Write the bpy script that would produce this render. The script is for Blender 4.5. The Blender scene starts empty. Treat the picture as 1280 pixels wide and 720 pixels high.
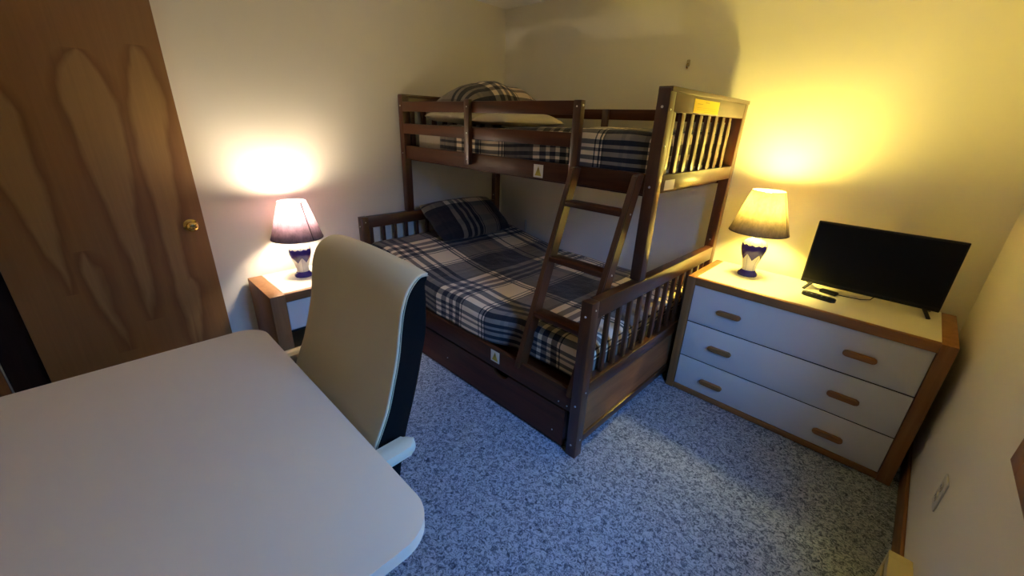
import bpy, bmesh, math, random
from mathutils import Vector, Matrix, noise
random.seed(7)
S = bpy.context.scene
COL = S.collection
PI = math.pi

# ------------------------------------------------------------------ camera
CAM = (2.8392, -2.7806, 1.4903); YAW, PITCH, ROLL, FPX = 0.7612, 0.3857, 0.0389, 510.3
fw = Vector((-math.sin(YAW)*math.cos(PITCH), math.cos(YAW)*math.cos(PITCH), -math.sin(PITCH)))
rt = Vector((math.cos(YAW), math.sin(YAW), 0)); up = rt.cross(fw)
r2 = rt*math.cos(ROLL)+up*math.sin(ROLL); u2 = -rt*math.sin(ROLL)+up*math.cos(ROLL)
cd = bpy.data.cameras.new('camera'); cam = bpy.data.objects.new('camera', cd); COL.objects.link(cam)
cd.sensor_width = 36; cd.lens = 36*FPX/1280; cd.clip_start = .02
cam.matrix_world = Matrix(((r2.x, u2.x, -fw.x, CAM[0]), (r2.y, u2.y, -fw.y, CAM[1]), (r2.z, u2.z, -fw.z, CAM[2]), (0, 0, 0, 1)))
S.camera = cam
# ------------------------------------------------------------------ world, daylight, exposure
EXPOSURE = 0.44
SKY_RGB, SKY_STRENGTH = (.115, .37, 1.0), 31.0
BULB_RIGHT = ((1.0, .785, .165), 690.0)
BULB_LEFT = ((1.0, .83, .62), 385.0)
S.view_settings.view_transform = 'Standard'; S.view_settings.look = 'None'
S.view_settings.gamma = 1; S.view_settings.use_curve_mapping = False; S.view_settings.exposure = EXPOSURE
W = bpy.data.worlds.new('dusk_sky'); S.world = W; W.use_nodes = True
wt = W.node_tree; bg = wt.nodes['Background']; bg.inputs[1].default_value = SKY_STRENGTH
_tc = wt.nodes.new('ShaderNodeTexCoord'); _sp = wt.nodes.new('ShaderNodeSeparateXYZ'); _cr = wt.nodes.new('ShaderNodeValToRGB')
wt.links.new(_tc.outputs['Generated'], _sp.inputs[0]); wt.links.new(_sp.outputs[2], _cr.inputs[0]); wt.links.new(_cr.outputs[0], bg.inputs[0])
_cr.color_ramp.elements[0].position = .14; _cr.color_ramp.elements[0].color = (.012, .014, .012, 1)      # unseen ground and low sky, kept dark to aim the daylight low
_cr.color_ramp.elements[1].position = .42; _cr.color_ramp.elements[1].color = (*SKY_RGB, 1)
XC, YD, HC = 3.1825, -4.30, 2.3465            # wall right, wall behind the camera, ceiling
WY0, WY1, WZ0, WZ1 = -2.15, -1.55, .90, 2.02   # window opening in the right wall
pl = bpy.data.lights.new('window_portal', 'AREA'); pl.shape = 'RECTANGLE'
pl.size = WZ1-WZ0; pl.size_y = WY1-WY0; pl.cycles.is_portal = True
po = bpy.data.objects.new('window_portal', pl); COL.objects.link(po)
po.location = (XC+.13, (WY0+WY1)/2, (WZ0+WZ1)/2); po.rotation_euler = (0, PI/2, 0)
S.cycles.max_bounces = 10; S.cycles.diffuse_bounces = 6; S.cycles.transmission_bounces = 8
S.cycles.sample_clamp_indirect = 40; S.cycles.use_denoising = True; S.cycles.caustics_reflective = False; S.cycles.caustics_refractive = False

# ------------------------------------------------------------------ materials
def mat(name, rgb, rough=.5, spec=.5, metal=0., **k):
    m = bpy.data.materials.new(name); m.use_nodes = True
    b = m.node_tree.nodes['Principled BSDF']
    b.inputs['Base Color'].default_value = (*rgb, 1); b.inputs['Roughness'].default_value = rough
    b.inputs['Specular IOR Level'].default_value = spec; b.inputs['Metallic'].default_value = metal
    for kk, v in k.items(): b.inputs[kk].default_value = v
    return m
def N(m, typ, **k):
    n = m.node_tree.nodes.new(typ)
    for a, v in k.items(): setattr(n, a, v)
    return n
def L(m, a, b): m.node_tree.links.new(a, b)
def BS(m): return m.node_tree.nodes['Principled BSDF']
def ramp(m, stops, interp='LINEAR'):
    n = N(m, 'ShaderNodeValToRGB'); cr = n.color_ramp; cr.interpolation = interp
    while len(cr.elements) > 1: cr.elements.remove(cr.elements[-1])
    for i, (p, c) in enumerate(stops):
        e = cr.elements[0] if i == 0 else cr.elements.new(p)
        e.position = p; e.color = (*c, 1)
    return n
def noise_tex(m, scale, detail=3, rough=.5, dist=0., vec=None):
    n = N(m, 'ShaderNodeTexNoise'); n.inputs['Scale'].default_value = scale; n.inputs['Detail'].default_value = detail
    n.inputs['Roughness'].default_value = rough; n.inputs['Distortion'].default_value = dist
    if vec is not None: L(m, vec, n.inputs['Vector'])
    return n
def mapped(m, scale, coord='Object', rot=(0, 0, 0)):
    t = N(m, 'ShaderNodeTexCoord'); mp = N(m, 'ShaderNodeMapping'); mp.inputs['Scale'].default_value = scale
    mp.inputs['Rotation'].default_value = rot
    L(m, t.outputs[coord], mp.inputs['Vector']); return mp.outputs[0]
def bump(m, h, strength=.3, dist=.01):
    b = N(m, 'ShaderNodeBump'); b.inputs['Strength'].default_value = strength; b.inputs['Distance'].default_value = dist
    L(m, h, b.inputs['Height']); L(m, b.outputs[0], BS(m).inputs['Normal']); return b
def math_n(m, op, a, b=None, c=None):
    n = N(m, 'ShaderNodeMath', operation=op)
    for i, v in enumerate((a, b, c)):
        if v is None: continue
        if isinstance(v, (int, float)): n.inputs[i].default_value = v
        else: L(m, v, n.inputs[i])
    return n.outputs[0]
def wood(name, dark, light, rough=.4, axis='x', scale=1., spec=.25, coat=0.):
    m = mat(name, light, rough, spec)
    sc = {'x': (1.5, 22, 22), 'y': (22, 1.5, 22), 'z': (22, 22, 1.5)}[axis]
    v = mapped(m, tuple(s*scale for s in sc))
    n1 = noise_tex(m, 1.0, 5, .6, .6, v)
    r = ramp(m, [(.3, dark), (.68, light)]); L(m, n1.outputs[0], r.inputs[0]); L(m, r.outputs[0], BS(m).inputs['Base Color'])
    bump(m, n1.outputs[0], .06, .002)
    if coat: BS(m).inputs['Coat Weight'].default_value = coat; BS(m).inputs['Coat Roughness'].default_value = .25
    return m
def painted(name, rgb, scale=140., st=.12, rough=.75):
    m = mat(name, rgb, rough, .25)
    v = mapped(m, (1, 1, 1)); n = noise_tex(m, scale, 3, .55, 0, v); bump(m, n.outputs[0], st, .004)
    n2 = noise_tex(m, 1.1, 2, .5, 0, v)
    r = ramp(m, [(.3, tuple(c*.97 for c in rgb)), (.7, tuple(min(1, c*1.02) for c in rgb))])
    L(m, n2.outputs[0], r.inputs[0]); L(m, r.outputs[0], BS(m).inputs['Base Color']); return m

M = {}
M['wall'] = painted('wall_paint', (.85, .80, .67))
M['ceiling'] = painted('ceiling_paint', (.86, .83, .76), 90, .2)
m = M['carpet'] = mat('carpet', (.3, .3, .33), .95, .1)
v = mapped(m, (1, 1, 1))
na = noise_tex(m, 56, 4, .62, 1.5, v); nb = noise_tex(m, 230, 2, .6, 0, v)
mx = math_n(m, 'MULTIPLY_ADD', nb.outputs[0], .35, math_n(m, 'MULTIPLY', na.outputs[0], .8))
r = ramp(m, [(.40, (.026, .037, .062)), (.52, (.125, .152, .20)), (.64, (.42, .47, .55))]); L(m, mx, r.inputs[0]); L(m, r.outputs[0], BS(m).inputs['Base Color'])
bump(m, mx, .9, .012); BS(m).inputs['Sheen Weight'].default_value = .15
M['bed_x'] = wood('cherry_stained_wood_long', (.042, .0105, .0032), (.092, .026, .0078), .36, 'x', 1., .30)
M['bed_y'] = wood('cherry_stained_wood_across', (.042, .0105, .0032), (.092, .026, .0078), .30, 'y', 1., .9, .45)
M['bed_z'] = wood('cherry_stained_wood_upright', (.042, .0105, .0032), (.092, .026, .0078), .30, 'z', 1., .65, .2)
M['bed_panel'] = wood('brown_wood_panel', (.17, .070, .027), (.27, .118, .048), .5, 'y', 1., .15)
M['oak_x'] = wood('honey_oak_long', (.24, .105, .033), (.34, .165, .06), .45, 'x')
M['oak_z'] = wood('honey_oak_upright', (.22, .095, .03), (.32, .15, .054), .45, 'z')
M['trim_wood'] = wood('trim_wood', (.20, .08, .025), (.32, .14, .05), .4, 'y')
M['casing'] = wood('window_casing_wood', (.30, .13, .045), (.44, .21, .08), .4, 'y')
M['trim_wood_z'] = wood('trim_wood_upright', (.20, .08, .025), (.32, .14, .05), .4, 'z')
M['laminate'] = painted('cream_laminate', (.70, .66, .54), 200, .03, .45)
M['drawer_white'] = painted('white_drawer_front', (.66, .66, .64), 220, .03, .5)
M['desk'] = painted('desk_laminate', (.74, .62, .47), 260, .04, .5)
M['desk_metal'] = mat('desk_leg_paint', (.55, .56, .58), .4)
M['closet_shade'] = wood('closet_gap_shade', (.018, .008, .006), (.03, .014, .010), .5, 'z')  # near-black colour stands for the shade inside the closet gap
M['bolt'] = mat('silver_bolt', (.7, .7, .68), .35, .5, .8)
M['brass'] = mat('polished_brass', (.78, .52, .16), .16, .5, 1.)
M['black_plastic'] = mat('black_plastic', (.009, .009, .010), .4, .3)
M['dark_inside'] = mat('dark_inside', (.03, .025, .02), .8)
M['screen'] = mat('tv_screen', (.003, .003, .0035), .28, .25)
M['white_plastic'] = mat('white_plastic', (.62, .58, .50), .4)
M['grey_button'] = mat('grey_button', (.25, .25, .25), .5)
M['heater'] = painted('heater_enamel', (.62, .52, .25), 200, .03, .4)
M['heater_dark'] = mat('heater_inside', (.08, .06, .04), .6)
M['vinyl'] = mat('white_vinyl', (.8, .8, .8), .35)
M['paper'] = mat('paper', (.72, .68, .55), .7)
M['tape'] = mat('clear_tape', (.55, .45, .28), .3)
M['yellow'] = mat('yellow_label', (.80, .58, .02), .55)
M['mustard'] = mat('mustard_print', (.50, .38, .03), .6)
M['ink'] = mat('faded_ink', (.10, .09, .05), .7)
M['chair_cream'] = painted('cream_leather', (.68, .60, .41), 320, .1, .45)
M['piping'] = mat('pale_piping', (.55, .50, .36), .5)
M['arm_cream'] = mat('pale_armrest', (.60, .56, .42), .4)
M['chair_black'] = mat('black_fabric', (.006, .006, .006), .95, .08)
M['chrome'] = mat('chrome', (.75, .75, .76), .15, .5, 1.)
M['mattress'] = painted('beige_mattress_cloth', (.50, .43, .33), 300, .15, .9)
M['linen'] = painted('cream_linen', (.58, .51, .37), 60, .15, .9)
M['dark_cloth'] = painted('dark_pillow_cloth', (.02, .021, .026), 200, .1, .9)
m = M['glass'] = bpy.data.materials.new('window_glass'); m.use_nodes = True; m.node_tree.nodes.clear()
_o = N(m, 'ShaderNodeOutputMaterial'); _t = N(m, 'ShaderNodeBsdfTransparent'); _g = N(m, 'ShaderNodeBsdfGlossy'); _x = N(m, 'ShaderNodeMixShader'); _g.inputs['Roughness'].default_value = .02
_x.inputs[0].default_value = .06; _t.inputs[0].default_value = (.95, .97, .97, 1); L(m, _t.outputs[0], _x.inputs[1]); L(m, _g.outputs[0], _x.inputs[2]); L(m, _x.outputs[0], _o.inputs[0])

# door veneer: cathedral figure built from stretched, warped noise
m = M['door'] = mat('door_veneer', (.2, .1, .04), .42)
tc = N(m, 'ShaderNodeTexCoord'); sp = N(m, 'ShaderNodeSeparateXYZ'); L(m, tc.outputs['Object'], sp.inputs[0])
nz_ = noise_tex(m, 1., 3, .55, 0, mapped(m, (1, 9, 2.2))); wob = math_n(m, 'MULTIPLY_ADD', nz_.outputs[0], .09, -.045)
pale = None; edge = None
# each tongue of pale figure: (centre y at the top, half width, top z, bottom z, sideways drift)
for yc, hw, zt, zb, dr_ in ((-2.668, .112, 1.72, .40, -.02), (-2.465, .085, 1.76, .0, -.10), (-2.99, .10, 1.62, .62, .04), (-2.86, .045, .84, .25, .03), (-2.50, .05, .62, .10, -.03)):
    t = math_n(m, 'DIVIDE', math_n(m, 'SUBTRACT', zt, sp.outputs[2]), zt-zb)                      # 0 at the top, 1 at the tip
    w = math_n(m, 'MULTIPLY', math_n(m, 'POWER', math_n(m, 'MAXIMUM', math_n(m, 'SUBTRACT', 1., t), 0.), .75), hw)
    w = math_n(m, 'MULTIPLY', w, math_n(m, 'MINIMUM', math_n(m, 'POWER', math_n(m, 'MAXIMUM', math_n(m, 'MULTIPLY', t, 6.), 0.), .5), 1.))
    dy = math_n(m, 'ABSOLUTE', math_n(m, 'SUBTRACT', math_n(m, 'ADD', sp.outputs[1], wob), math_n(m, 'MULTIPLY_ADD', t, dr_, yc)))
    d_ = math_n(m, 'SUBTRACT', w, dy)
    on = math_n(m, 'MULTIPLY', math_n(m, 'GREATER_THAN', w, .004), 1.)
    mr = N(m, 'ShaderNodeMapRange'); mr.inputs[1].default_value = 0.; mr.inputs[2].default_value = .022; L(m, d_, mr.inputs[0])
    p_ = math_n(m, 'MULTIPLY', on, mr.outputs[0])
    me_ = N(m, 'ShaderNodeMapRange'); me_.inputs[1].default_value = -.038; me_.inputs[2].default_value = .0; L(m, d_, me_.inputs[0]); e_ = math_n(m, 'MULTIPLY', on, me_.outputs[0])
    pale = p_ if pale is None else math_n(m, 'MAXIMUM', pale, p_); edge = e_ if edge is None else math_n(m, 'MAXIMUM', edge, e_)
fig = N(m, 'ShaderNodeMix', data_type='RGBA'); fig.inputs[6].default_value = (.30, .148, .05, 1); fig.inputs[7].default_value = (.215, .097, .032, 1); L(m, edge, fig.inputs[0])
r = N(m, 'ShaderNodeMix', data_type='RGBA'); L(m, fig.outputs[2], r.inputs[6]); r.inputs[7].default_value = (.38, .215, .08, 1); L(m, pale, r.inputs[0])
v2 = mapped(m, (1, 60, 2)); n2 = noise_tex(m, 1, 4, .6, 0, v2)
mixn = N(m, 'ShaderNodeMix', data_type='RGBA', blend_type='MULTIPLY'); mixn.inputs[0].default_value = .35
r3 = ramp(m, [(.3, (.7, .7, .7)), (.7, (1.1, 1.1, 1.1))]); L(m, n2.outputs[0], r3.inputs[0])
L(m, r.outputs[2], mixn.inputs[6]); L(m, r3.outputs[0], mixn.inputs[7]); L(m, mixn.outputs[2], BS(m).inputs['Base Color'])

# plaid: the same stripe sequence woven both ways, on UVs in metres
CR, GY, NV, BK, WN = (.93, .87, .765), (.23, .22, .225), (.13, .14, .17), (.03, .03, .04), (.26, .22, .22)
def plaid(name, off=(0, 0), period=.67):
    m = mat(name, CR, .9, .1)
    uv = N(m, 'ShaderNodeUVMap'); sp = N(m, 'ShaderNodeSeparateXYZ'); L(m, uv.outputs[0], sp.inputs[0])
    st = [(0, BK), (.012, CR), (.085, GY), (.15, CR), (.19, WN), (.245, CR), (.285, NV), (.34, CR), (.36, BK), (.375, CR), (.59, NV), (.605, CR),
          (.63, BK), (.648, CR), (.66, BK), (.675, GY), (.80, NV), (.83, GY), (.86, NV), (.975, BK)]
    seq = [(-1.60, CR), (-1.585, NV), (-1.565, CR), (-1.55, NV), (-1.53, CR), (-1.51, GY), (-1.495, CR), (-1.475, NV), (-1.455, CR), (-1.43, NV), (-1.40, CR), (-1.36, WN), (-1.33, CR), (-1.30, NV), (-1.25, CR), (-1.22, NV), (-1.19, CR),
           (-1.01, BK), (-.998, CR), (-.985, BK), (-.973, CR), (-.955, BK), (-.94, NV), (-.80, GY), (-.76, NV), (-.70, WN), (-.60, NV), (-.54, CR), (-.49, BK), (-.47, CR), (-.33, NV), (-.29, CR)]
    st2 = [((t+1.60)/1.34, c) for t, c in seq]
    o = []
    for i, s in ((0, st), (1, st2)):
        f = math_n(m, 'FRACT', math_n(m, 'MULTIPLY_ADD', sp.outputs[i], (1/period, 1/1.34)[i], off[i]))
        r = ramp(m, s, 'CONSTANT'); L(m, f, r.inputs[0]); o.append(r)
    mx = N(m, 'ShaderNodeMix', data_type='RGBA'); mx.inputs[0].default_value = .5
    L(m, o[0].outputs[0], mx.inputs[6]); L(m, o[1].outputs[0], mx.inputs[7])
    g = N(m, 'ShaderNodeGamma'); g.inputs[1].default_value = 3.0; L(m, mx.outputs[2], g.inputs[0])
    ad = N(m, 'ShaderNodeMix', data_type='RGBA', blend_type='ADD'); ad.inputs[0].default_value = 1; ad.inputs[7].default_value = (.014, .014, .018, 1); L(m, g.outputs[0], ad.inputs[6]); L(m, ad.outputs[2], BS(m).inputs['Base Color'])
    n = noise_tex(m, 260, 2, .5, 0, uv.outputs[0]); n2 = noise_tex(m, 14, 2, .5, 0, uv.outputs[0])
    bump(m, math_n(m, 'MULTIPLY_ADD', n2.outputs[0], 2.5, math_n(m, 'MULTIPLY', n.outputs[0], .3)), .5, .008)
    BS(m).inputs['Sheen Weight'].default_value = .2
    return m
M['plaid'] = plaid('plaid_cloth', (-.90/.67+2, 1.60/1.34))
M['plaid_up'] = plaid('plaid_cloth_upper', (.1, .881))
M['plaid_pillow'] = plaid('plaid_pillow_cloth', (.30, .716), .62)

M['plaid_pillow_up'] = plaid('plaid_pillow_cloth_upper', (.27, .30), .67)
def shade_mat(name, rgb, trans):
    m = bpy.data.materials.new(name); m.use_nodes = True; nt = m.node_tree; nt.nodes.clear()
    out = N(m, 'ShaderNodeOutputMaterial'); d = N(m, 'ShaderNodeBsdfDiffuse'); t = N(m, 'ShaderNodeBsdfTranslucent'); mx = N(m, 'ShaderNodeMixShader')
    v = mapped(m, (60, 60, 26)); n = noise_tex(m, 1.0, 5, .7, .3, v)
    r = ramp(m, [(.3, tuple(c*.78 for c in rgb)), (.7, rgb)]); L(m, n.outputs[0], r.inputs[0])
    L(m, r.outputs[0], d.inputs[0])
    r2_ = ramp(m, [(.32, tuple(c*.62 for c in trans)), (.68, tuple(c*1.15 for c in trans))]); L(m, n.outputs[0], r2_.inputs[0]); L(m, r2_.outputs[0], t.inputs[0])
    mx.inputs[0].default_value = .5; L(m, d.outputs[0], mx.inputs[1]); L(m, t.outputs[0], mx.inputs[2]); L(m, mx.outputs[0], out.inputs[0])
    return m
M['shade_right'] = shade_mat('grey_linen_shade_right', (.40, .36, .30), (.40, .34, .25))
M['shade_left'] = shade_mat('mauve_linen_shade_left', (.34, .30, .36), (.46, .36, .40))
M['shade_rim'] = mat('shade_rim_tape', (.10, .085, .09), .8)
# ceramic glaze: navy shoulder with zigzag lower edge, cream petals, navy foot
m = M['ceramic'] = mat('glazed_ceramic', (.6, .55, .45), .12, .6)
tc = N(m, 'ShaderNodeTexCoord'); sp = N(m, 'ShaderNodeSeparateXYZ'); L(m, tc.outputs['Object'], sp.inputs[0])
ang = math_n(m, 'ARCTAN2', sp.outputs[1], sp.outputs[0])
tri = math_n(m, 'PINGPONG', math_n(m, 'MULTIPLY', ang, 6/(2*PI)), .5)
lo = math_n(m, 'GREATER_THAN', sp.outputs[2], math_n(m, 'MULTIPLY_ADD', tri, .075, .094))
hi = math_n(m, 'LESS_THAN', sp.outputs[2], math_n(m, 'MULTIPLY_ADD', math_n(m, 'PINGPONG', math_n(m, 'MULTIPLY', ang, 12/(2*PI)), .5), .014, .178))
foot = math_n(m, 'LESS_THAN', sp.outputs[2], .034)
lin = math_n(m, 'GREATER_THAN', tri, .475)
mask = math_n(m, 'MAXIMUM', math_n(m, 'MULTIPLY', lo, hi), foot)
mx1 = N(m, 'ShaderNodeMix', data_type='RGBA'); mx1.inputs[6].default_value = (.62, .57, .50, 1); mx1.inputs[7].default_value = (.28, .25, .27, 1); L(m, lin, mx1.inputs[0])
mx2 = N(m, 'ShaderNodeMix', data_type='RGBA'); mx2.inputs[7].default_value = (.030, .018, .16, 1); L(m, mx1.outputs[2], mx2.inputs[6]); L(m, mask, mx2.inputs[0])
L(m, mx2.outputs[2], BS(m).inputs['Base Color'])
def bulb_mat(name, col, st):
    m = mat(name, (1, 1, 1), .3); b = BS(m); b.inputs['Emission Color'].default_value = (*col, 1); b.inputs['Emission Strength'].default_value = st; return m
M['bulb_right'] = bulb_mat('lit_bulb_right', *BULB_RIGHT); M['bulb_left'] = bulb_mat('lit_bulb_left', *BULB_LEFT)

# ------------------------------------------------------------------ mesh helpers
def box(bm, a, b, bev=0., seg=2, mtx=None):
    lo = [min(a[i], b[i]) for i in range(3)]; hi = [max(a[i], b[i]) for i in range(3)]
    c = [(lo[i]+hi[i])/2 for i in range(3)]; s = [hi[i]-lo[i] for i in range(3)]
    g = bmesh.ops.create_cube(bm, size=1, matrix=Matrix.Translation(c) @ Matrix.Diagonal((*s, 1)))
    vs = g['verts']
    if bev > 0:
        es = list({e for v in vs for e in v.link_edges})
        rr = bmesh.ops.bevel(bm, geom=es, offset=min(bev, min(s)*.49), segments=seg, profile=.5, affect='EDGES')
        vs = list({v for f in rr['faces'] for v in f.verts} | {v for v in vs if v.is_valid})
    if mtx is not None: bmesh.ops.transform(bm, matrix=mtx, verts=vs)
    return vs
def cyl(bm, p, q, r, r1=None, n=16):
    p = Vector(p); q = Vector(q); d = q-p
    mt = Matrix.Translation((p+q)/2) @ d.to_track_quat('Z', 'Y').to_matrix().to_4x4()
    bmesh.ops.create_cone(bm, cap_ends=True, segments=n, radius1=r, radius2=r if r1 is None else r1, depth=d.length, matrix=mt)
def lathe(bm, prof, n=40, close=False):
    rings = [[bm.verts.new((r*math.cos(2*PI*i/n), r*math.sin(2*PI*i/n), z)) for i in range(n)] for r, z in prof]
    for a, b in zip(rings, rings[1:]):
        for i in range(n): bm.faces.new((a[i], a[(i+1) % n], b[(i+1) % n], b[i]))
    if close:
        bm.faces.new(rings[0][::-1]); bm.faces.new(rings[-1])
def tube(bm, pts, r, n=8):
    pts = [Vector(p) for p in pts]; rings = []
    for i, p in enumerate(pts):
        d = (pts[min(i+1, len(pts)-1)]-pts[max(i-1, 0)]).normalized(); qm = d.to_track_quat('Z', 'Y').to_matrix()
        rings.append([bm.verts.new(p+qm @ Vector((r*math.cos(2*PI*k/n), r*math.sin(2*PI*k/n), 0))) for k in range(n)])
    for a, b in zip(rings, rings[1:]):
        for i in range(n): bm.faces.new((a[i], a[(i+1) % n], b[(i+1) % n], b[i]))
    bm.faces.new(rings[0][::-1]); bm.faces.new(rings[-1])
def prism(bm, poly, d, axis='z', base=0., bev=0.):
    """extrude a 2-D outline; axis z: (x,y) outline, axis y: (x,z) outline, axis x: (y,z) outline"""
    def P(a, b, c): return {'z': (a, b, c), 'y': (a, c, b), 'x': (c, a, b)}[axis]
    A = [bm.verts.new(P(a, b, base)) for a, b in poly]; B = [bm.verts.new(P(a, b, base+d)) for a, b in poly]
    f0 = bm.faces.new(A[::-1]); f1 = bm.faces.new(B); n = len(poly)
    for i in range(n): bm.faces.new((A[i], A[(i+1) % n], B[(i+1) % n], B[i]))
    if bev:
        es = list(set(f0.edges) | set(f1.edges)); bmesh.ops.bevel(bm, geom=es, offset=bev, segments=3, profile=.5, affect='EDGES')
def rrect(x0, y0, x1, y1, r, n=8):
    o = []
    for cx, cy, a in ((x1-r, y1-r, 0), (x0+r, y1-r, PI/2), (x0+r, y0+r, PI), (x1-r, y0+r, 1.5*PI)):
        o += [(cx+r*math.cos(a+PI/2*i/n), cy+r*math.sin(a+PI/2*i/n)) for i in range(n+1)]
    return o
def obj(name, bm, m, parent=None, smooth=None, loc=None):
    bmesh.ops.recalc_face_normals(bm, faces=bm.faces)
    me = bpy.data.meshes.new(name); bm.to_mesh(me); bm.free()
    me.materials.append(m if not isinstance(m, str) else M[m])
    if smooth is not None:
        me.polygons.foreach_set('use_smooth', [True]*len(me.polygons))
        if smooth < 170: me.set_sharp_from_angle(angle=math.radians(smooth))
    o = bpy.data.objects.new(name, me); COL.objects.link(o)
    if parent is not None: o.parent = parent
    if loc is not None: o.location = loc
    return o
def B(name, boxes, m, parent=None, bev=.003, seg=2):
    bm = bmesh.new()
    for a, b in boxes: box(bm, a, b, bev, seg)
    return obj(name, bm, m, parent, 40)
def thing(name, label, cat, loc=(0, 0, 0), rz=0., group=None):
    o = bpy.data.objects.new(name, None); COL.objects.link(o); o.location = loc; o.rotation_euler = (0, 0, rz); o.empty_display_size = .1
    return tag(o, label, cat, group)
def tag(o, label, cat, group=None):
    o['label'] = label; o['category'] = cat
    if group: o['group'] = group
    return o
def struct(o, label=None):
    o['kind'] = 'structure'
    if label: o['label'] = label
    return o

# ------------------------------------------------------------------ room shell
T = .12
struct(B('floor', [((-.8, YD-T, -.08), (XC+T, T, 0))], 'carpet', bev=0), 'blue grey flecked carpet')
struct(B('ceiling', [((-.8, YD-T, HC), (XC+T+.02, T, HC+.1))], 'ceiling', bev=0))
CY0, CY1, CZ = -3.27, -2.55, 2.05      # closet opening in the left wall, behind the door leaf
struct(B('wall_left', [((-T, CY1, 0), (0, 0, HC)), ((-T, YD, 0), (0, CY0, HC)), ((-T, CY0, CZ), (0, CY1, HC)),
                       ((-.75, YD, 0), (-.7, CY1+.2, HC)), ((-.7, CY1+.1, 0), (-T, CY1+.15, HC)), ((-.7, YD, 0), (-T, YD+.05, HC)), ], 'wall', bev=0))
struct(B('wall_back', [((-T, 0, 0), (XC+T, T, HC))], 'wall', bev=0))
struct(B('wall_right', [((XC, YD, 0), (XC+T, WY0, HC)), ((XC, WY1, 0), (XC+T, 0, HC)), ((XC, WY0, 0), (XC+T, WY1, WZ0)), ((XC, WY0, WZ1), (XC+T, WY1, HC))], 'wall', bev=0))
struct(B('wall_front', [((-.75, YD-T, 0), (XC+T, YD, HC))], 'wall', bev=0))
struct(B('baseboard_right', [((XC-.013, -1.175, 0), (XC, 0, .105))], 'trim_wood'))
struct(B('baseboard_back', [((0, -.013, 0), (XC-.013, 0, .105))], 'oak_x'))
struct(B('baseboard_left', [((0, -2.36, 0), (.012, -.013, .105))], 'trim_wood'))
struct(B('trim_1', [((0, CY0-.07, 0), (.016, CY0, CZ+.07)), ((0, CY0, CZ), (.016, CY1+.07, CZ+.07)), ((0, CY1, 0), (.016, CY1+.07, CZ))], 'trim_wood_z'), 'wooden door casing at the left edge of the picture')
# door leaf (flat veneered, standing in front of the wall), knob
dl = struct(B('door_1', [((.020, -3.135, .012), (.055, -2.363, 2.03))], 'door', bev=.002), 'brown veneered flat door with brass knob')
bm = bmesh.new()
lathe(bm, [(.0, 0), (.033, 0), (.033, .004), (.026, .009), (.012, .011), (.011, .026), (.018, .031), (.026, .040), (.027, .050), (.021, .058), (.013, .060), (.012, .057), (.0, .056)], 32)
bmesh.ops.transform(bm, matrix=Matrix.Translation((.055, -2.428, .905)) @ Matrix.Rotation(PI/2, 4, 'Y'), verts=bm.verts)
kn = obj('door_knob', bm, 'brass', dl, 50)
d2 = struct(B('closet_shade_panel', [((-.055, CY0+.002, .012), (-.020, CY1-.002, CZ-.01))], 'closet_shade', bev=.002), 'added dark panel standing in for the shade in the closet gap')  # added panel, its dark colour paints the shade beside the door
# window in the right wall
wn = struct(B('window_1', [((XC-.022, WY0-.07, WZ0-.07), (XC, WY0, WZ1+.07)), ((XC-.022, WY1, WZ0-.07), (XC, WY1+.07, WZ1+.07)),
                           ((XC-.022, WY0, WZ0-.07), (XC, WY1, WZ0)), ((XC-.022, WY0, WZ1), (XC, WY1, WZ1+.07)),
                           ((XC, WY0, WZ0-.001), (XC+.07, WY1, WZ0+.012)), ((XC, WY0, WZ1-.012), (XC+.07, WY1, WZ1)),
                           ((XC, WY0, WZ0), (XC+.07, WY0+.012, WZ1)), ((XC, WY1-.012, WZ0), (XC+.07, WY1, WZ1))], 'casing'), 'wood cased window in the right wall')
a, b = WY0+.012, WY1-.012; c, d = WZ0+.012, WZ1-.012; mid = (a+b)/2
B('window_sash', [((XC+.05, a, c), (XC+.085, a+.04, d)), ((XC+.05, b-.04, c), (XC+.085, b, d)), ((XC+.05, a, c), (XC+.085, b, c+.04)), ((XC+.05, a, d-.04), (XC+.085, b, d)), ((XC+.05, mid-.02, c), (XC+.085, mid+.02, d))], 'vinyl', wn)
B('window_glass', [((XC+.066, a+.03, c+.03), (XC+.069, b-.03, d-.03))], 'glass', wn, 0)

# ------------------------------------------------------------------ bunk bed
XH, XF = .012, 2.035; PW = .055
YL, YU, YB = -1.458, -1.07, -.14            # lower front, upper front, front face of the back posts
ZL, ZU = .8175, 1.640
bed = thing('bunk_bed', 'dark cherry wood bunk bed with a narrow bunk above a wide one', 'bunk bed', ((XH+XF)/2, (YL-.14)/2, 0))
BX, BY = (XH+XF)/2, (YL-.14)/2
def bo(name, boxes, m, bev=.004, parent=None):
    o = B(name, [((a[0]-BX, a[1]-BY, a[2]), (b[0]-BX, b[1]-BY, b[2])) for a, b in boxes], m, bed if parent is None else parent, bev); return o
def bolts(parent, pts, axis, r=.0055):
    for p in pts:
        bm = bmesh.new(); q = Vector((p[0]-BX, p[1]-BY, p[2])); dv = {'y': Vector((0, -.003, 0)), 'x': Vector((.003, 0, 0))}[axis]
        cyl(bm, q-dv, q+dv, r, r*.8, 12); o = obj('bolt', bm, 'bolt', parent, 40)
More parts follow.
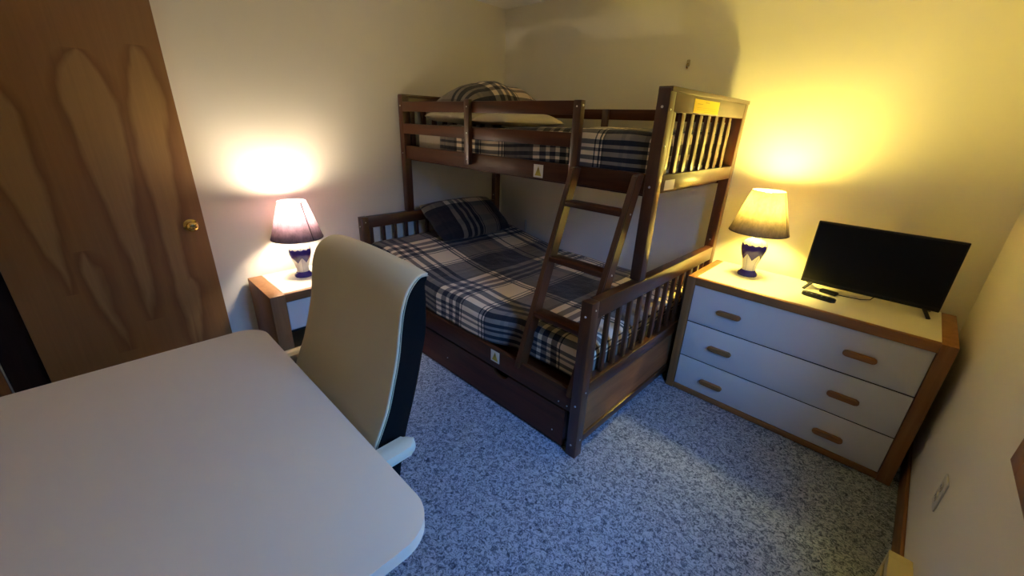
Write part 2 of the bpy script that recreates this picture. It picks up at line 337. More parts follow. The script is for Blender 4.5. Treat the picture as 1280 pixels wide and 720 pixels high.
for x0, s in ((XH, -1), (XF-PW, 1)):
    x1 = x0+PW; xo = XF if s > 0 else x1   # face seen from the room
    pf = bo('lower_front_post', [((x0, YL, 0), (x1, YL+PW, ZL))], 'bed_z')
    bolts(pf, [(x0+PW*.5, YL, .75), (x0+PW*.5, YL, .295), (x0+PW*.5, YL, .07)], 'y')
    bolts(pf, [(xo, YL+.03, .78), (xo, YL+.03, .37), (xo, YL+.03, .10)], 'x', .0045)
    pb = bo('back_post', [((x0, YB, 0), (x1, YB+PW, ZU))], 'bed_z')
    bolts(pb, [(x0+PW*.5, YB, .86)], 'y')
    pu = bo('upper_front_post', [((x0, YU, ZL), (x1, YU+PW, ZU))], 'bed_z')
    bolts(pu, [(x0+PW*.5, YU, 1.57), (x0+PW*.5, YU, 1.25)], 'y', .006)
    bolts(pu, [(xo, YU+.02, 1.56), (xo, YU+.02, 1.42)], 'x', .0045)
    ya, yb = YL+PW, YB
    i0, i1 = x0+.008, x1-.004 if s < 0 else x1
    tr = bo('end_top_rail', [((i0, ya, .735), (i1, yb, ZL))], 'bed_y')
    bo('end_lower_rail', [((i0, ya, .345), (i1, yb, .412))], 'bed_y')
    bo('end_bottom_rail', [((i0, ya, .075), (i1, yb, .118))], 'bed_y')
    bo('end_panel', [((x0+.012, ya, .116), (x1-.012, yb, .347))], 'bed_panel' , 0)
    k = 0
    while -1.378+.0985*k < yb-.02:
        yc = -1.378+.0985*k; bo('lower_slat', [((x0+.020, yc-.0125, .41), (x1-.016, yc+.0125, .737))], 'bed_z', .002); k += 1
    ua, ub = YU+PW, YB
    bo('upper_end_top_rail', [((i0, ua, 1.553), (i1, ub, 1.628))], 'bed_y')
    bo('upper_end_cap', [((x0-.002, YU+.004, 1.626), (x1+.004 if s > 0 else x1, YB+PW, ZU+.006))], 'bed_y', .003)
    bo('upper_end_bottom_rail', [((i0, ua, 1.230), (i1, ub, 1.300))], 'bed_y')
    for k in range(8):
        yc = -.981+.0986*k
        if yc < ub-.02: bo('upper_slat', [((x0+.026, yc-.019, 1.298), (x1-.012, yc+.019, 1.556))], 'bed_z', .002)
# long rails
lr = bo('lower_side_rail', [((XH+PW, YL+.012, .235), (XF-PW, YL+.038, .352))], 'bed_x')
bolts(lr, [(1.905, YL+.012, .262), (1.955, YL+.012, .262)], 'y', .004)
bo('lower_rear_rail', [((XH+PW, YB+.012, .235), (XF-PW, YB+.038, .352))], 'bed_x')
bo('mattress_platform', [((XH+PW+.01, YL+.045, .27), (XF-PW-.01, YB+.008, .300))], 'bed_x', .002)
sr = bo('upper_side_rail', [((XH+PW, YU+.010, 1.212), (XF-PW, YU+.036, 1.303))], 'bed_x')
bo('upper_rear_rail', [((XH+PW, YB+.012, 1.195), (XF-PW, YB+.038, 1.300))], 'bed_x')
bo('upper_mattress_platform', [((XH+PW+.01, YU+.045, 1.20), (XF-PW-.01, YB+.008, 1.235))], 'bed_x', .002)
# guard rail in front, rear guard
GX = 1.572
bo('guard_top_rail', [((XH+PW, YU-.002, 1.533), (GX, YU+.022, 1.596))], 'bed_x')
bo('guard_middle_rail', [((XH+PW, YU-.002, 1.386), (GX, YU+.022, 1.454))], 'bed_x')
g1 = bo('guard_upright', [((.785, YU-.030, 1.238), (.830, YU-.002, 1.606))], 'bed_z')
bolts(g1, [(.812, YU-.030, 1.565), (.812, YU-.030, 1.42), (.812, YU-.030, 1.268)], 'y', .0045)
g2 = bo('guard_upright', [((GX, YU-.012, 1.238), (GX+.045, YU+.022, 1.598))], 'bed_z')
bolts(g2, [(GX+.022, YU-.012, 1.57), (GX+.022, YU-.012, 1.275)], 'y', .0045); bolts(g2, [(GX+.045, YU+.005, 1.575)], 'x', .006)
bo('rear_guard_rail', [((XH+PW, YB+.006, 1.530), (XF-PW, YB+.030, 1.596))], 'bed_x')
bo('rear_guard_upright', [((1.13, YB-.014, 1.30), (1.18, YB+.006, 1.596))], 'bed_z')
# ladder
sl = (1.46-1.13)/(1.306-.334)
def ly(z): return -1.130-(1.306-z)*sl
la = math.atan(sl)
def ladder_stile(x0, x1):
    bm = bmesh.new(); dv = .072
    poly = [(ly(.325)-.004, .325), (ly(.325)+dv, .325), (ly(1.30)+dv-.012, 1.30), (ly(1.30), 1.30)]
    prism(bm, [(y-BY, z) for y, z in poly], x1-x0, 'x', x0-BX)
    bmesh.ops.bevel(bm, geom=list(bm.edges), offset=.004, segments=2, affect='EDGES')
    o = obj('ladder_stile', bm, 'bed_z', bed, 40)
    bolts(o, [(x1, ly(z)+.035, z) for z in (1.137, .875, .605)], 'x', .005); return o
ladder_stile(1.618, 1.648); ladder_stile(1.950, 1.980)
for z in (1.137, .875, .605, .40):
    if z > .5: bo('ladder_rung', [((1.648, ly(z)-.002, z-.012), (1.950, ly(z)+.076, z+.012))], 'bed_x', .004)
# under-bed drawer with a finger notch
bm = bmesh.new(); zt = .224
poly = [(.075, .012), (1.945, .012), (1.945, zt), (1.565, zt)] + [(1.505-.055*math.cos(PI*(1-i/10))*1., zt-.036*math.sin(PI*i/10)) for i in range(11)][::1] + [(.075, zt)]
poly = [(.075, .012), (1.945, .012), (1.945, zt)] + [(1.505+.055*math.cos(PI*i/10), zt-.036*math.sin(PI*i/10)) for i in range(11)] + [(.075, zt)]
prism(bm, [(x-BX, z) for x, z in poly], .022, 'y', YL+.014-BY)
dw = obj('underbed_drawer', bm, 'bed_x', bed, 40)
bo('drawer_box', [((.09, YL+.036, .02), (1.93, YB-.1, .035)), ((.09, YL+.036, .03), (.105, YB-.1, .20)), ((1.915, YL+.036, .03), (1.93, YB-.1, .20)), ((.09, YB-.115, .03), (1.93, YB-.1, .20))], 'dark_inside', .001, bed)
bolts(dw, [(1.88, YL+.014, .075), (1.03, YL+.014, .10)], 'y', .004)
# stickers: two warning labels, yellow notice, tape
def warning(x0, x1, z0, z1, y):
    s = bo('warning_sticker', [((x0, y-.0012, z0), (x1, y, z1))], 'paper', 0); s['label'] = 'white warning sticker with yellow triangle'
    w = x1-x0; h = z1-z0; cx = (x0+x1)/2
    bm = bmesh.new(); prism(bm, [(cx-w*.34-BX, z0+h*.14), (cx+w*.34-BX, z0+h*.14), (cx-BX, z0+h*.88)], .0006, 'y', y-.0018-BY); obj('triangle', bm, 'mustard', s)
    bm = bmesh.new(); prism(bm, [(cx-w*.035-BX, z0+h*.50), (cx+w*.035-BX, z0+h*.50), (cx+w*.05-BX, z0+h*.74), (cx-w*.05-BX, z0+h*.74)], .0005, 'y', y-.0023-BY)
    box(bm, (cx-w*.04-BX, y-.0023-BY, z0+h*.40), (cx+w*.04-BX, y-.0018-BY, z0+h*.455)); obj('exclamation_mark', bm, 'ink', s)
warning(1.328, 1.394, 1.219, 1.286, YU+.010); warning(1.428, 1.494, .272, .340, YL+.012)
ys = bo('notice_label', [((XF, -.825, 1.558), (XF+.0012, -.527, 1.614))], 'yellow', 0); ys['label'] = 'yellow notice label on the end rail'
bo('printed_line', [((XF+.0012, -.700, 1.601), (XF+.0018, -.655, 1.606)), ((XF+.0012, -.79, 1.594), (XF+.0018, -.73, 1.5965)), ((XF+.0012, -.79, 1.580), (XF+.0018, -.56, 1.5812)), ((XF+.0012, -.79, 1.572), (XF+.0018, -.56, 1.5732)), ((XF+.0012, -.70, 1.563), (XF+.0018, -.64, 1.565))], 'mustard', 0, ys)
tp = bo('tape_patch', [((XF, -.985, 1.232), (XF+.001, -.885, 1.276))], 'tape', 0); tp['label'] = 'scrap of clear tape'

# ------------------------------------------------------------------ bedding
def mattress(name, label, x0, x1, y0, y1, z0, z1, m):
    bm = bmesh.new(); box(bm, (x0, y0, z0), (x1, y1, z1), .045, 4)
    for e in (z0+.03, z1-.03):   # piping
        tube(bm, [(x, y, e) for x, y in rrect(x0-.002, y0-.002, x1+.002, y1+.002, .05, 5)]+[(x1+.002, y1-.052, e)], .005, 6)
    return tag(obj(name, bm, m, None, 50), label, 'mattress', 'bunk mattresses')
mattress('mattress', 'wide mattress on the lower bunk, covered by the plaid quilt', .085, 1.945, -1.300, -.155, .302, .492, 'mattress')
mattress('mattress', 'beige mattress on the upper bunk with a bare end near the headboard', .085, 1.945, -.975, -.155, 1.237, 1.415, 'mattress')
def fold(d, r=.05):
    """distance past the edge -> (outward, down)"""
    if d <= 0: return d, 0.
    a = d/r
    if a < PI/2: return r*math.sin(a), r*(1-math.cos(a))
    return r, r+(d-r*PI/2)
def sm(a, b, x): t = max(0., min(1., (x-a)/(b-a))); return t*t*(3-2*t)
def quilt(name, label, x0, x1, y0, y1, ztop, dfront, dback, dfoot, m, seed, wr=.006, n=(110, 90), tuck=False):
    bm = bmesh.new(); uvl = bm.loops.layers.uv.new('UVMap'); V = {}; UV = {}
    s0, s1 = x0, x1+dfoot; t0, t1 = y0-dfront, y1+dback
    for i in range(n[0]+1):
        for j in range(n[1]+1):
            s = s0+(s1-s0)*i/n[0]; t = t0+(t1-t0)*j/n[1]
            ox, dx = fold(s-x1)
            if t < y0: oy, dy = fold(y0-t); y = y0-oy
            elif t > y1: oy, dy = fold(t-y1); y = y1+oy
            else: y, dy = t, 0
            x = x1+ox if s > x1 else s
            drop = max(dx, dy); zt = ztop(min(s, x1), max(y0, min(y1, t)))
            nz = noise.noise(Vector((s*3.2, t*3.2, seed)))*wr*1.6+noise.noise(Vector((s*9, t*7, seed+5)))*wr*.7
            z = zt-drop+(nz if drop < .05 else nz*.2)
            if drop > .03:
                wv = noise.noise(Vector((s*6, seed, t*6)))*wr*1.4
                if dy >= dx: y += -wv if t < y0 else wv
                if dx > 0: x += wv*.6
            if tuck: y += .075*sm(1.33, 1.56, x)*sm(1.10, 1.36, -y)
            V[i, j] = bm.verts.new((x, y, z)); UV[V[i, j]] = (s, t)
    for i in range(n[0]):
        for j in range(n[1]): bm.faces.new((V[i, j], V[i+1, j], V[i+1, j+1], V[i, j+1]))
    for f in bm.faces:
        for l in f.loops: l[uvl].uv = UV[l.vert]
    o = obj(name, bm, m, None, 180)
    md = o.modifiers.new('thickness', 'SOLIDIFY'); md.thickness = .012; md.offset = 0
    return tag(o, label, 'quilt', 'plaid quilts on the bunks')
quilt('plaid_quilt', 'dark plaid quilt spread over the wide lower bunk', .085, 1.925, -1.372, -.165,
      lambda x, y: .525+.105*(1-sm(.12, .95, x)), .20, .07, .19, 'plaid', 3.1, tuck=True)
quilt('plaid_quilt', 'navy plaid quilt spread over the narrow upper bunk', .42, 1.915, -.962, -.165,
      lambda x, y: 1.446+.026*sm(.9, 1.5, x), .205, .06, .19, 'plaid_up', 8.3, .008, (90, 60))
def pillow(name, label, w, h, th, mtx, m, seed=0., cat='pillow', full=3.0):
    bm = bmesh.new(); uvl = bm.loops.layers.uv.new('UVMap'); n = 28; UV = {}
    def P(u, v, s):
        e = max(0., (1-abs(u)**full))**.55*max(0., (1-abs(v)**full))**.55
        x = u*w/2*(1-.09*(1-abs(v))**1.5*abs(u)**6*.6-.06*v*v*abs(u)); y = v*h/2*(1-.06*u*u*abs(v))
        z = (s*th/2 if not isinstance(th, tuple) else (th[0] if s > 0 else -th[1]))*e*(1+.16*noise.noise(Vector((u*1.7+seed, v*1.7, s)))) + .012*noise.noise(Vector((u*3+seed, v*3, 4)))*e
        return mtx @ Vector((x, y, z))
    G = {}
    for s in (1, -1):
        for i in range(n+1):
            for j in range(n+1):
                ed = i in (0, n) or j in (0, n)
                u = math.sin((2*i/n-1)*PI/2); v = math.sin((2*j/n-1)*PI/2)
                if ed and s == -1: G[s, i, j] = G[1, i, j]; continue
                q = bm.verts.new(P(u, v, s)); G[s, i, j] = q; UV[q] = (u*w/2, v*h/2)
        for i in range(n):
            for j in range(n):
                f = [G[s, i, j], G[s, i+1, j], G[s, i+1, j+1], G[s, i, j+1]]; bm.faces.new(f if s > 0 else f[::-1])
    for f in bm.faces:
        for l in f.loops: l[uvl].uv = UV[l.vert]
    return tag(obj(name, bm, m, None, 180), label, cat, 'pillows on the bunks' if cat == 'pillow' else None)
def place(loc, xdir, ydir):
    x = Vector(xdir).normalized(); y = Vector(ydir); y = (y-x*y.dot(x)).normalized(); z = x.cross(y)
    return Matrix(((x.x, y.x, z.x, loc[0]), (x.y, y.y, z.y, loc[1]), (x.z, y.z, z.z, loc[2]), (0, 0, 0, 1)))
# pillow local x runs across the bed (world y), local y runs up the lean
pillow('plaid_pillow', 'dark plaid pillow leaning on the lower bunk headboard', .74, .40, .15, place((.285, -.66, .760), (0, 1, 0), (-.80, 0, .55)), 'plaid_pillow', 2.)
pillow('cream_pillow', 'flat cream pillow on the upper bunk under the plaid pillow', .78, .44, (.045, .035), place((.37, -.585, 1.505), (0, 1, .0), (-1, 0, .02)), 'linen', 5., full=6.)
pillow('folded_sheet', 'rumpled cream sheet bunched beside the cream pillow on the upper bunk', .52, .42, (.065, .02), place((.82, -.67, 1.490), (.15, 1, 0), (-1, .1, 0)), 'linen', 11., 'sheet', 3.)
pillow('plaid_pillow', 'plaid pillow heaped on top of the upper bunk bedding', .82, .46, (.165, .025), place((.36, -.47, 1.588), (0, 1, .0), (-1, 0, .03)), 'plaid_pillow_up', 9., full=2.2)

# ------------------------------------------------------------------ dresser
X0, X1, Y0, Y1, ZT = 2.058, 3.140, -.530, -.083, .728
dr = thing('dresser', 'wide oak framed dresser with three white drawers', 'dresser', ((X0+X1)/2, (Y0+Y1)/2, 0))
DX, DY = (X0+X1)/2, (Y0+Y1)/2
def dob(name, boxes, m, parent=None, bev=.003):
    return B(name, [((a[0]-DX, a[1]-DY, a[2]), (b[0]-DX, b[1]-DY, b[2])) for a, b in boxes], m, dr if parent is None else parent, bev)
dob('side_panel', [((X0, Y0, 0), (X0+.044, Y1, ZT))], 'oak_z'); dob('side_panel', [((X1-.052, Y0, 0), (X1, Y1, ZT))], 'oak_z')
dob('top_panel', [((X0+.044, Y0+.021, ZT-.042), (X1-.052, Y1, ZT-.003)), ((X0+.044, Y0, ZT-.044), (X1-.052, Y0+.022, ZT))], 'oak_x', None, .002)
dob('top_inset', [((X0+.044, Y0+.022, ZT-.004), (X1-.052, Y1, ZT+.0005))], 'laminate', None, 0)
dob('base_rail', [((X0+.044, Y0+.004, .004), (X1-.052, Y1, .036))], 'oak_x')
dob('gap_shade_strip', [((X0+.046, Y0+.013, .4565), (X1-.054, Y0+.05, .4645))], 'dark_inside', None, 0); dob('gap_shade_strip', [((X0+.046, Y0+.013, .2335), (X1-.054, Y0+.05, .2415))], 'dark_inside', None, 0)  # added dark strips paint the shade in the gaps between drawers
dob('back_panel', [((X0+.044, Y1-.008, .036), (X1-.052, Y1, ZT-.044))], 'dark_inside', None, 0)
for za, zb, zh in ((.464, .681, .569), (.241, .457, .346), (.039, .234, .121)):
    d_ = dob('drawer', [((X0+.047, Y0+.008, za), (X1-.055, Y0+.026, zb))], 'drawer_white', None, .0015)
    dob('drawer_box', [((X0+.06, Y0+.026, za+.02), (X1-.07, Y1-.03, zb-.03))], 'dark_inside', d_, 0)
    for xc in (2.309, 2.870):
        bm = bmesh.new(); prism(bm, rrect(xc-.062-DX, zh-.0125, xc+.062-DX, zh+.0125, .0124, 8), .022, 'y', Y0-.014-DY, .005)
        obj('drawer_handle', bm, 'oak_x', d_, 50)

# ------------------------------------------------------------------ nightstand
NX0, NX1, NY0, NY1, NZ = .018, .433, -2.213, -1.67, .530
ns = thing('nightstand', 'small oak nightstand with cream top, white drawer and open shelf', 'nightstand', ((NX0+NX1)/2, (NY0+NY1)/2, 0))
QX, QY = (NX0+NX1)/2, (NY0+NY1)/2
def nob(name, boxes, m, parent=None, bev=.003):
    return B(name, [((a[0]-QX, a[1]-QY, a[2]), (b[0]-QX, b[1]-QY, b[2])) for a, b in boxes], m, ns if parent is None else parent, bev)
nob('side_panel', [((NX0, NY0, 0), (NX1, NY0+.080, NZ))], 'oak_z'); nob('side_panel', [((NX0, NY1-.080, 0), (NX1, NY1, NZ))], 'oak_z')
nob('top_panel', [((NX0, NY0+.08, NZ-.048), (NX1-.029, NY1-.08, NZ-.003)), ((NX1-.03, NY0+.08, NZ-.05), (NX1, NY1-.08, NZ))], 'trim_wood', None, .002)
nob('top_inset', [((NX0, NY0+.080, NZ-.004), (NX1-.024, NY1-.080, NZ+.0005))], 'laminate', None, 0)
nob('shelf', [((NX0, NY0+.08, .06), (NX1-.01, NY1-.08, .085))], 'trim_wood'); nob('back_panel', [((NX0, NY0+.08, .08), (NX0+.008, NY1-.08, NZ-.05))], 'dark_inside', None, 0)
nd = nob('drawer', [((NX1-.022, NY0+.082, .303), (NX1-.004, NY1-.082, NZ-.053))], 'drawer_white', None, .002)
nob('drawer_box', [((NX0+.03, NY0+.085, .290), (NX1-.022, NY1-.085, NZ-.09))], 'desk_metal', nd, .001)

# ------------------------------------------------------------------ table lamps
def table_lamp(label, loc, rz, shade, bulb):
    t = thing('table_lamp', label, 'lamp', loc, rz, 'matching table lamps')
    bm = bmesh.new()
    prof = [(.0, 0), (.050, 0), (.052, .004), (.051, .012), (.046, .018), (.039, .028), (.036, .038), (.0365, .055), (.0430, .085), (.0545, .120), (.0635, .150), (.0645, .168), (.061, .185), (.052, .200), (.036, .210), (.026, .214), (.023, .219), (.0, .220)]
    lathe(bm, prof, 48); obj('vase', bm, 'ceramic', t, 60)
    bm = bmesh.new(); lathe(bm, [(.0, .2195), (.019, .2195), (.019, .226), (.013, .230), (.013, .298), (.016, .303), (.016, .345), (.0, .345)], 20); obj('socket', bm, 'brass', t, 40)
    bm = bmesh.new(); lathe(bm, [(.0, .345), (.012, .346), (.017, .354), (.0245, .372), (.029, .395), (.0305, .422), (.0285, .444), (.021, .460), (.010, .468), (.0, .469)], 24); obj('bulb', bm, bulb, t, 180)
    sh_bm = bmesh.new(); lathe(sh_bm, [(.147, .250), (.079, .474)], 64)
    sh = obj('lamp_shade', sh_bm, shade, t, 180); md = sh.modifiers.new('thickness', 'SOLIDIFY'); md.thickness = .0016; md.offset = -1
    bm = bmesh.new(); lathe(bm, [(.1475, .2495), (.1482, .2495), (.1472, .2540), (.1462, .2540), (.1475, .2495)], 64); obj('shade_trim', bm, 'shade_rim', sh, 180)
    bm = bmesh.new(); lathe(bm, [(.0795, .471), (.0802, .471), (.0793, .4745), (.0787, .4745), (.0795, .471)], 64); obj('shade_trim', bm, 'shade_rim', sh, 180)
    bm = bmesh.new()
    prism(bm, [(.1478, .2505), (.1486, .2505), (.0806, .4735), (.0798, .4735)], .006, 'y', -.003); obj('shade_seam', bm, 'shade_rim', sh)
    bm = bmesh.new()
    for k in range(3):
        a_ = 2*PI*k/3+.5; tube(bm, [(.014*math.cos(a_), .014*math.sin(a_), .300), (.075*math.cos(a_), .075*math.sin(a_), .330), (.121*math.cos(a_), .121*math.sin(a_), .330)], .0015, 6)
    obj('shade_carrier', bm, 'brass', t)
    return t
table_lamp('lit lamp with mauve grey shade and blue ceramic vase standing on the nightstand', (.185, -1.937, NZ+.0006), .3, 'shade_left', 'bulb_left')
table_lamp('lit lamp with yellow glowing linen shade and blue ceramic vase on the dresser', (2.280, -.244, ZT+.0006), -.18, 'shade_right', 'bulb_right')

# ------------------------------------------------------------------ television, remote, cable box
tv = thing('television', 'small black flat screen television on the dresser', 'television', (2.80, -.20, ZT+.0006))
tz = ZT+.0006
bm = bmesh.new(); box(bm, (-.270, -.012, .030), (.270, .006, .355), .004, 2); box(bm, (-.19, .006, .06), (.19, .034, .25), .012, 2); cas = obj('casing', bm, 'black_plastic', tv, 40)
B('screen', [((-.262, -.0128, .052), (.262, -.0118, .347))], 'screen', tv, 0)
B('lower_bezel', [((-.268, -.0145, .031), (.268, -.0115, .046))], 'black_plastic', tv, .001)
for s in (-1, 1):
    bm = bmesh.new(); bx = s*.215
    for e in (-1, 1):
        mt = Matrix.Translation((bx, .0, .036)); p0 = Vector((bx, -.003, .038)); p1 = Vector((bx+s*.028, e*.075 if e > 0 else -.055, .004))
        dvec = p1-p0; q = dvec.to_track_quat('X', 'Z').to_matrix().to_4x4()
        box(bm, (0, -.008, -.004), (dvec.length, .008, .004), .002, 1, Matrix.Translation(p0) @ q)
    obj('stand_foot', bm, 'black_plastic', tv, 40)
mt = Matrix.Translation((2.640, -.348, tz)) @ Matrix.Rotation(math.radians(-9), 4, 'Z')
rc = thing('remote_control', 'slim black remote control lying on the dresser in front of the television', 'remote control', (2.640, -.348, tz), math.radians(-9))
bm = bmesh.new(); prism(bm, rrect(-.072, -.019, .072, .019, .012, 6), .016, 'z', .001, .004); obj('body', bm, 'black_plastic', rc, 40)
for k in range(5):
    for j in range(2):
        bm = bmesh.new(); cyl(bm, (-.052+.022*k, -.008+.016*j, .0165), (-.052+.022*k, -.008+.016*j, .0185), .0042, n=12); obj('button', bm, 'grey_button', rc, 40)
cb = thing('power_adapter', 'small black adapter box with a thin cable under the television', 'adapter', (2.665, -.232, tz), math.radians(-14))
bm = bmesh.new(); box(bm, (-.038, -.019, .001), (.038, .019, .017), .005, 2); obj('body', bm, 'black_plastic', cb, 40)
bm = bmesh.new(); tube(bm, [(.036, 0, .009), (.055, .008, .008), (.085, .035, .004), (.12, .052, .004), (.15, .075, .010), (.16, .095, .03)], .0022); obj('cable', bm, 'black_plastic', cb, 180)

# ------------------------------------------------------------------ desk
DX0, DX1, DY0, DY1, DZ = 1.205, 2.345, -3.17, -2.443, .740
dk = thing('desk', 'pale laminate desk with rounded corners in the foreground', 'desk', ((DX0+DX1)/2, (DY0+DY1)/2, 0))
EX, EY = (DX0+DX1)/2, (DY0+DY1)/2
bm = bmesh.new(); prism(bm, rrect(DX0-EX, DY0-EY, DX1-EX, DY1-EY, .085, 12), .030, 'z', DZ-.030, .005); obj('tabletop', bm, 'desk', dk, 40)
bm = bmesh.new()
for a, b in (((DX0+.10, DY0+.08), (DX1-.10, DY0+.10)), ((DX0+.10, DY1-.34), (DX1-.10, DY1-.32)), ((DX0+.08, DY0+.08), (DX0+.10, DY1-.32)), ((DX1-.10, DY0+.08), (DX1-.08, DY1-.32))):
    box(bm, (a[0]-EX, a[1]-EY, DZ-.075), (b[0]-EX, b[1]-EY, DZ-.030), .002)
obj('apron', bm, 'desk_metal', dk, 40)
for x in (DX0+.09, DX1-.075):
    for y in (DY0+.09, DY1-.33 if x < 2 else DY1-.20):
        bm = bmesh.new(); cyl(bm, (x-EX, y-EY, .02), (x-EX, y-EY, DZ-.030), .025, .028, 20); lg = obj('leg', bm, 'desk_metal', dk, 40)
        bm = bmesh.new(); cyl(bm, (x-EX, y-EY, 0), (x-EX, y-EY, .02), .030, .026, 20); obj('foot_cap', bm, 'black_plastic', lg, 40)

# ------------------------------------------------------------------ office chair (front faces local -y)
TH = .0054; cc = Vector((1.6834, -2.3889))      # middle of the backrest on the floor plan
ch = thing('office_chair', 'high backed cream and black office chair pushed up to the desk', 'office chair', (cc.x, cc.y, 0), TH)
# side profile of the backrest: (front y, front z, rear y, rear z, half width); the face rolls back over the top
rows = [(-.075, .440, .087, .440, .256), (-.055, .501, .088, .501, .269), (-.034, .563, .093, .563, .279), (.001, .645, .108, .645, .286), (.038, .726, .131, .716, .287), (.065, .808, .154, .788, .285), (.088, .890, .173, .859, .283),
        (.101, .962, .189, .921, .282), (.111, 1.013, .192, .967, .283), (.127, 1.054, .195, 1.003, .281), (.150, 1.080, .198, 1.033, .276), (.178, 1.093, .201, 1.056, .267), (.208, 1.089, .206, 1.070, .258)]
def catm(k):
    n = len(rows)-1; x = k*n; i = min(int(x), n-1); t = x-i
    p = [rows[max(0, i-1)], rows[i], rows[i+1], rows[min(n, i+2)]]
    return [.5*((2*p[1][j])+(-p[0][j]+p[2][j])*t+(2*p[0][j]-5*p[1][j]+4*p[2][j]-p[3][j])*t*t+(-p[0][j]+3*p[1][j]-3*p[2][j]+p[3][j])*t**3) for j in range(5)]
K = 60; prof = [catm(k/K) for k in range(K+1)]
bm = bmesh.new(); R_ = []
for fy, fz, ry, rz, hw in prof:
    d_ = math.hypot(ry-fy, rz-fz); e_ = min(.024, d_*.45)/d_; half = []
    for t, inset in ((0, 0), (.5, 0), (1-e_, 0), (1-e_*.62, .002), (1-e_*.3, .007), (1-e_*.08, .015), (1, .026)): half.append((hw-inset, fy+(ry-fy)*t, fz+(rz-fz)*t))
    R_.append([bm.verts.new(q) for q in half]+[bm.verts.new((-q[0], q[1], q[2])) for q in half[::-1]])
for a, b in zip(R_, R_[1:]):
    for i in range(14): bm.faces.new((a[i], a[(i+1) % 14], b[(i+1) % 14], b[i]))
bm.faces.new(R_[0][::-1]); bm.faces.new(R_[-1])
obj('back_shell', bm, 'chair_black', ch, 50)
bm = bmesh.new(); NX = 16; G = []
for k, (fy, fz, ry, rz, hw) in enumerate(prof):
    a, b = prof[max(0, k-1)], prof[min(K, k+1)]; ty, tz = b[0]-a[0], b[1]-a[1]; l_ = math.hypot(ty, tz); ny, nz = -tz/l_, ty/l_
    G.append([])
    for i in range(NX+1):
        u = math.sin((2*i/NX-1)*PI/2); o_ = .004+.010*(1-u*u)**.8
        G[-1].append(bm.verts.new((u*(hw+.002), fy+ny*o_, fz+nz*o_)))
for a, b in zip(G, G[1:]):
    for i in range(NX): bm.faces.new((a[i], a[i+1], b[i+1], b[i]))
bk = obj('backrest', bm, 'chair_cream', ch, 180); md = bk.modifiers.new('thickness', 'SOLIDIFY'); md.thickness = .006; md.offset = 0
for s in (-1, 1):
    bm = bmesh.new(); tube(bm, [(s*(hw+.002), fy+.002, fz) for fy, fz, ry, rz, hw in prof], .0012, 6); obj('piping', bm, 'piping', bk, 180)
bm = bmesh.new(); box(bm, (-.265, -.52, .405), (.265, -.045, .475), .03, 4); obj('seat', bm, 'chair_cream', ch, 60)
bm = bmesh.new(); box(bm, (-.24, -.49, .375), (.24, .04, .407), .012, 2); obj('seat_pan', bm, 'chair_black', ch, 40)
for s in (-1, 1):
    bm = bmesh.new(); xa = s*.345
    prism(bm, rrect(xa-.027, -.29, xa+.027, .080, .025, 6), .030, 'z', .630, .010); ap = obj('armrest', bm, 'arm_cream', ch, 50)
    bm = bmesh.new(); tube(bm, [(xa, -.06, .645), (xa, -.07, .55), (xa-s*.01, -.09, .44), (xa-s*.05, -.10, .392), (s*.20, -.10, .388)], .017, 10); obj('arm_bracket', bm, 'black_plastic', ch, 50)
bm = bmesh.new(); cyl(bm, (0, -.23, .10), (0, -.23, .376), .028, .028, 20); obj('gas_column', bm, 'black_plastic', ch, 40)
for k in range(5):
    a_ = 2*PI*k/5+.3; ex, ey = .27*math.cos(a_), -.23+.27*math.sin(a_)
    bm = bmesh.new(); q = Matrix.Translation((0, -.23, .095)) @ Matrix.Rotation(a_, 4, 'Z')
    box(bm, (.0, -.022, -.016), (.285, .022, .014), .008, 2, q); bl = obj('base_arm', bm, 'black_plastic', ch, 40)
    bm = bmesh.new(); tx, ty = -math.sin(a_), math.cos(a_)
    cyl(bm, (ex-tx*.02, ey-ty*.02, .030), (ex-tx*.006, ey-ty*.006, .030), .029, n=18); cyl(bm, (ex+tx*.006, ey+ty*.006, .030), (ex+tx*.02, ey+ty*.02, .030), .029, n=18); cyl(bm, (ex, ey, .03), (ex, ey, .085), .008, n=10)
    obj('caster', bm, 'black_plastic', bl, 40)

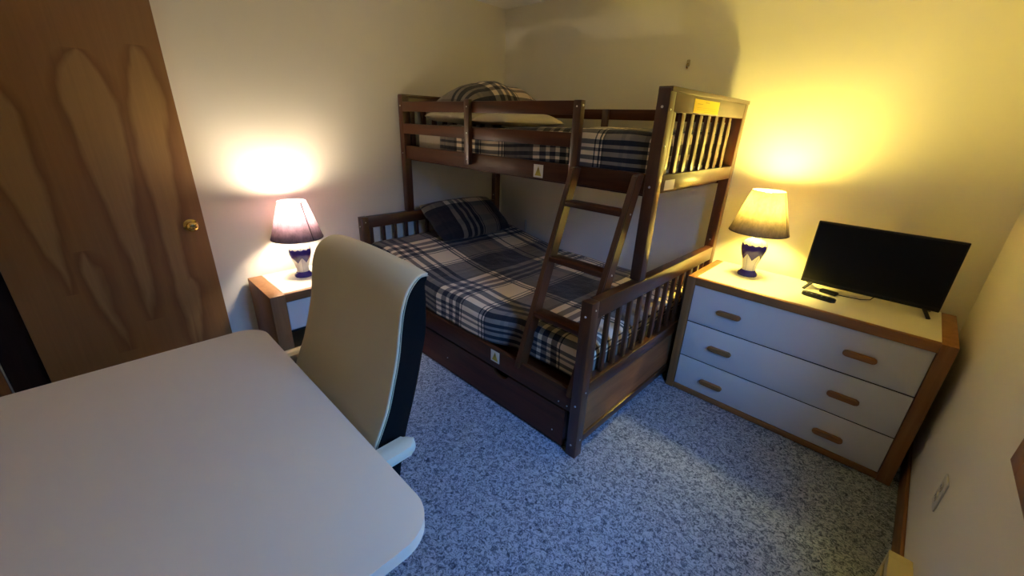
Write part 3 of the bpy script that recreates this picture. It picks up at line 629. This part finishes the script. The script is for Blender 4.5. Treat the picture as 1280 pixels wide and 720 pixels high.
# ------------------------------------------------------------------ small wall things
ol = thing('wall_outlet', 'cream electrical outlet plate on the right wall beside the dresser', 'outlet', (XC, -1.058, .412))
bm = bmesh.new(); box(bm, (-.006, -.036, -.058), (0, .036, .058), .003, 2); pt = obj('cover_plate', bm, 'white_plastic', ol, 40)
for z in (-.021, .021):
    bm = bmesh.new(); prism(bm, rrect(-.015, z-.014, .015, z+.014, .008, 5), .002, 'x', -.008); s_ = obj('socket', bm, 'white_plastic', pt, 40)
    B('slot', [((-.0085, -.008, z-.004), (-.0078, -.006, z+.006)), ((-.0085, .006, z-.004), (-.0078, .008, z+.006))], 'black_plastic', pt, 0)
cp = bmesh.new(); box(cp, (.322, -.010, .53), (.342, 0, .660), .003, 2)
tag(obj('cable_cover', cp, 'white_plastic', None, 40), 'narrow white strip on the wall behind the lower bunk', 'cable cover')
hk = thing('wall_hook', 'tiny clear hook high on the back wall above the bunk end', 'hook', (1.612, 0, 1.858))
m = M['hook_plate'] = mat('hook_plate', (.50, .42, .26), .25)
bm = bmesh.new(); prism(bm, rrect(-.010, -.012, .010, .026, .006, 5), .004, 'y', -.004); obj('plate', bm, 'hook_plate', hk, 40)
bm = bmesh.new(); tube(bm, [(0, -.004, .004), (0, -.014, -.004), (0, -.016, -.016), (0, -.010, -.024), (.0, -.004, -.020)], .004); obj('hook', bm, 'brass', hk, 180)
ht = thing('baseboard_heater', 'yellowish electric baseboard heater on the right wall under the window', 'heater', (XC, -2.05, 0))
HL = .87
bm = bmesh.new(); prism(bm, [(-.061, .200), (-.061, .165), (-.058, .165), (-.058, .196), (-.001, .196), (-.001, .02), (0, .02), (0, .200)], 2*HL-.06, 'y', -HL+.03)
bmv = bm; obj('cover', bm, 'heater', ht, 40)
B('front_panel', [((-.066, -HL+.03, .045), (-.060, HL-.03, .150))], 'heater', ht, .002)
for s in (-1, 1): B('end_cap', [((-.062, s*HL-.03*(s > 0), .02), (-.001, s*HL+.03*(s < 0), .2005))], 'heater', ht, .002)
B('heating_element', [((-.050, -HL+.04, .07), (-.015, HL-.04, .14))], 'heater_dark', ht, .002)
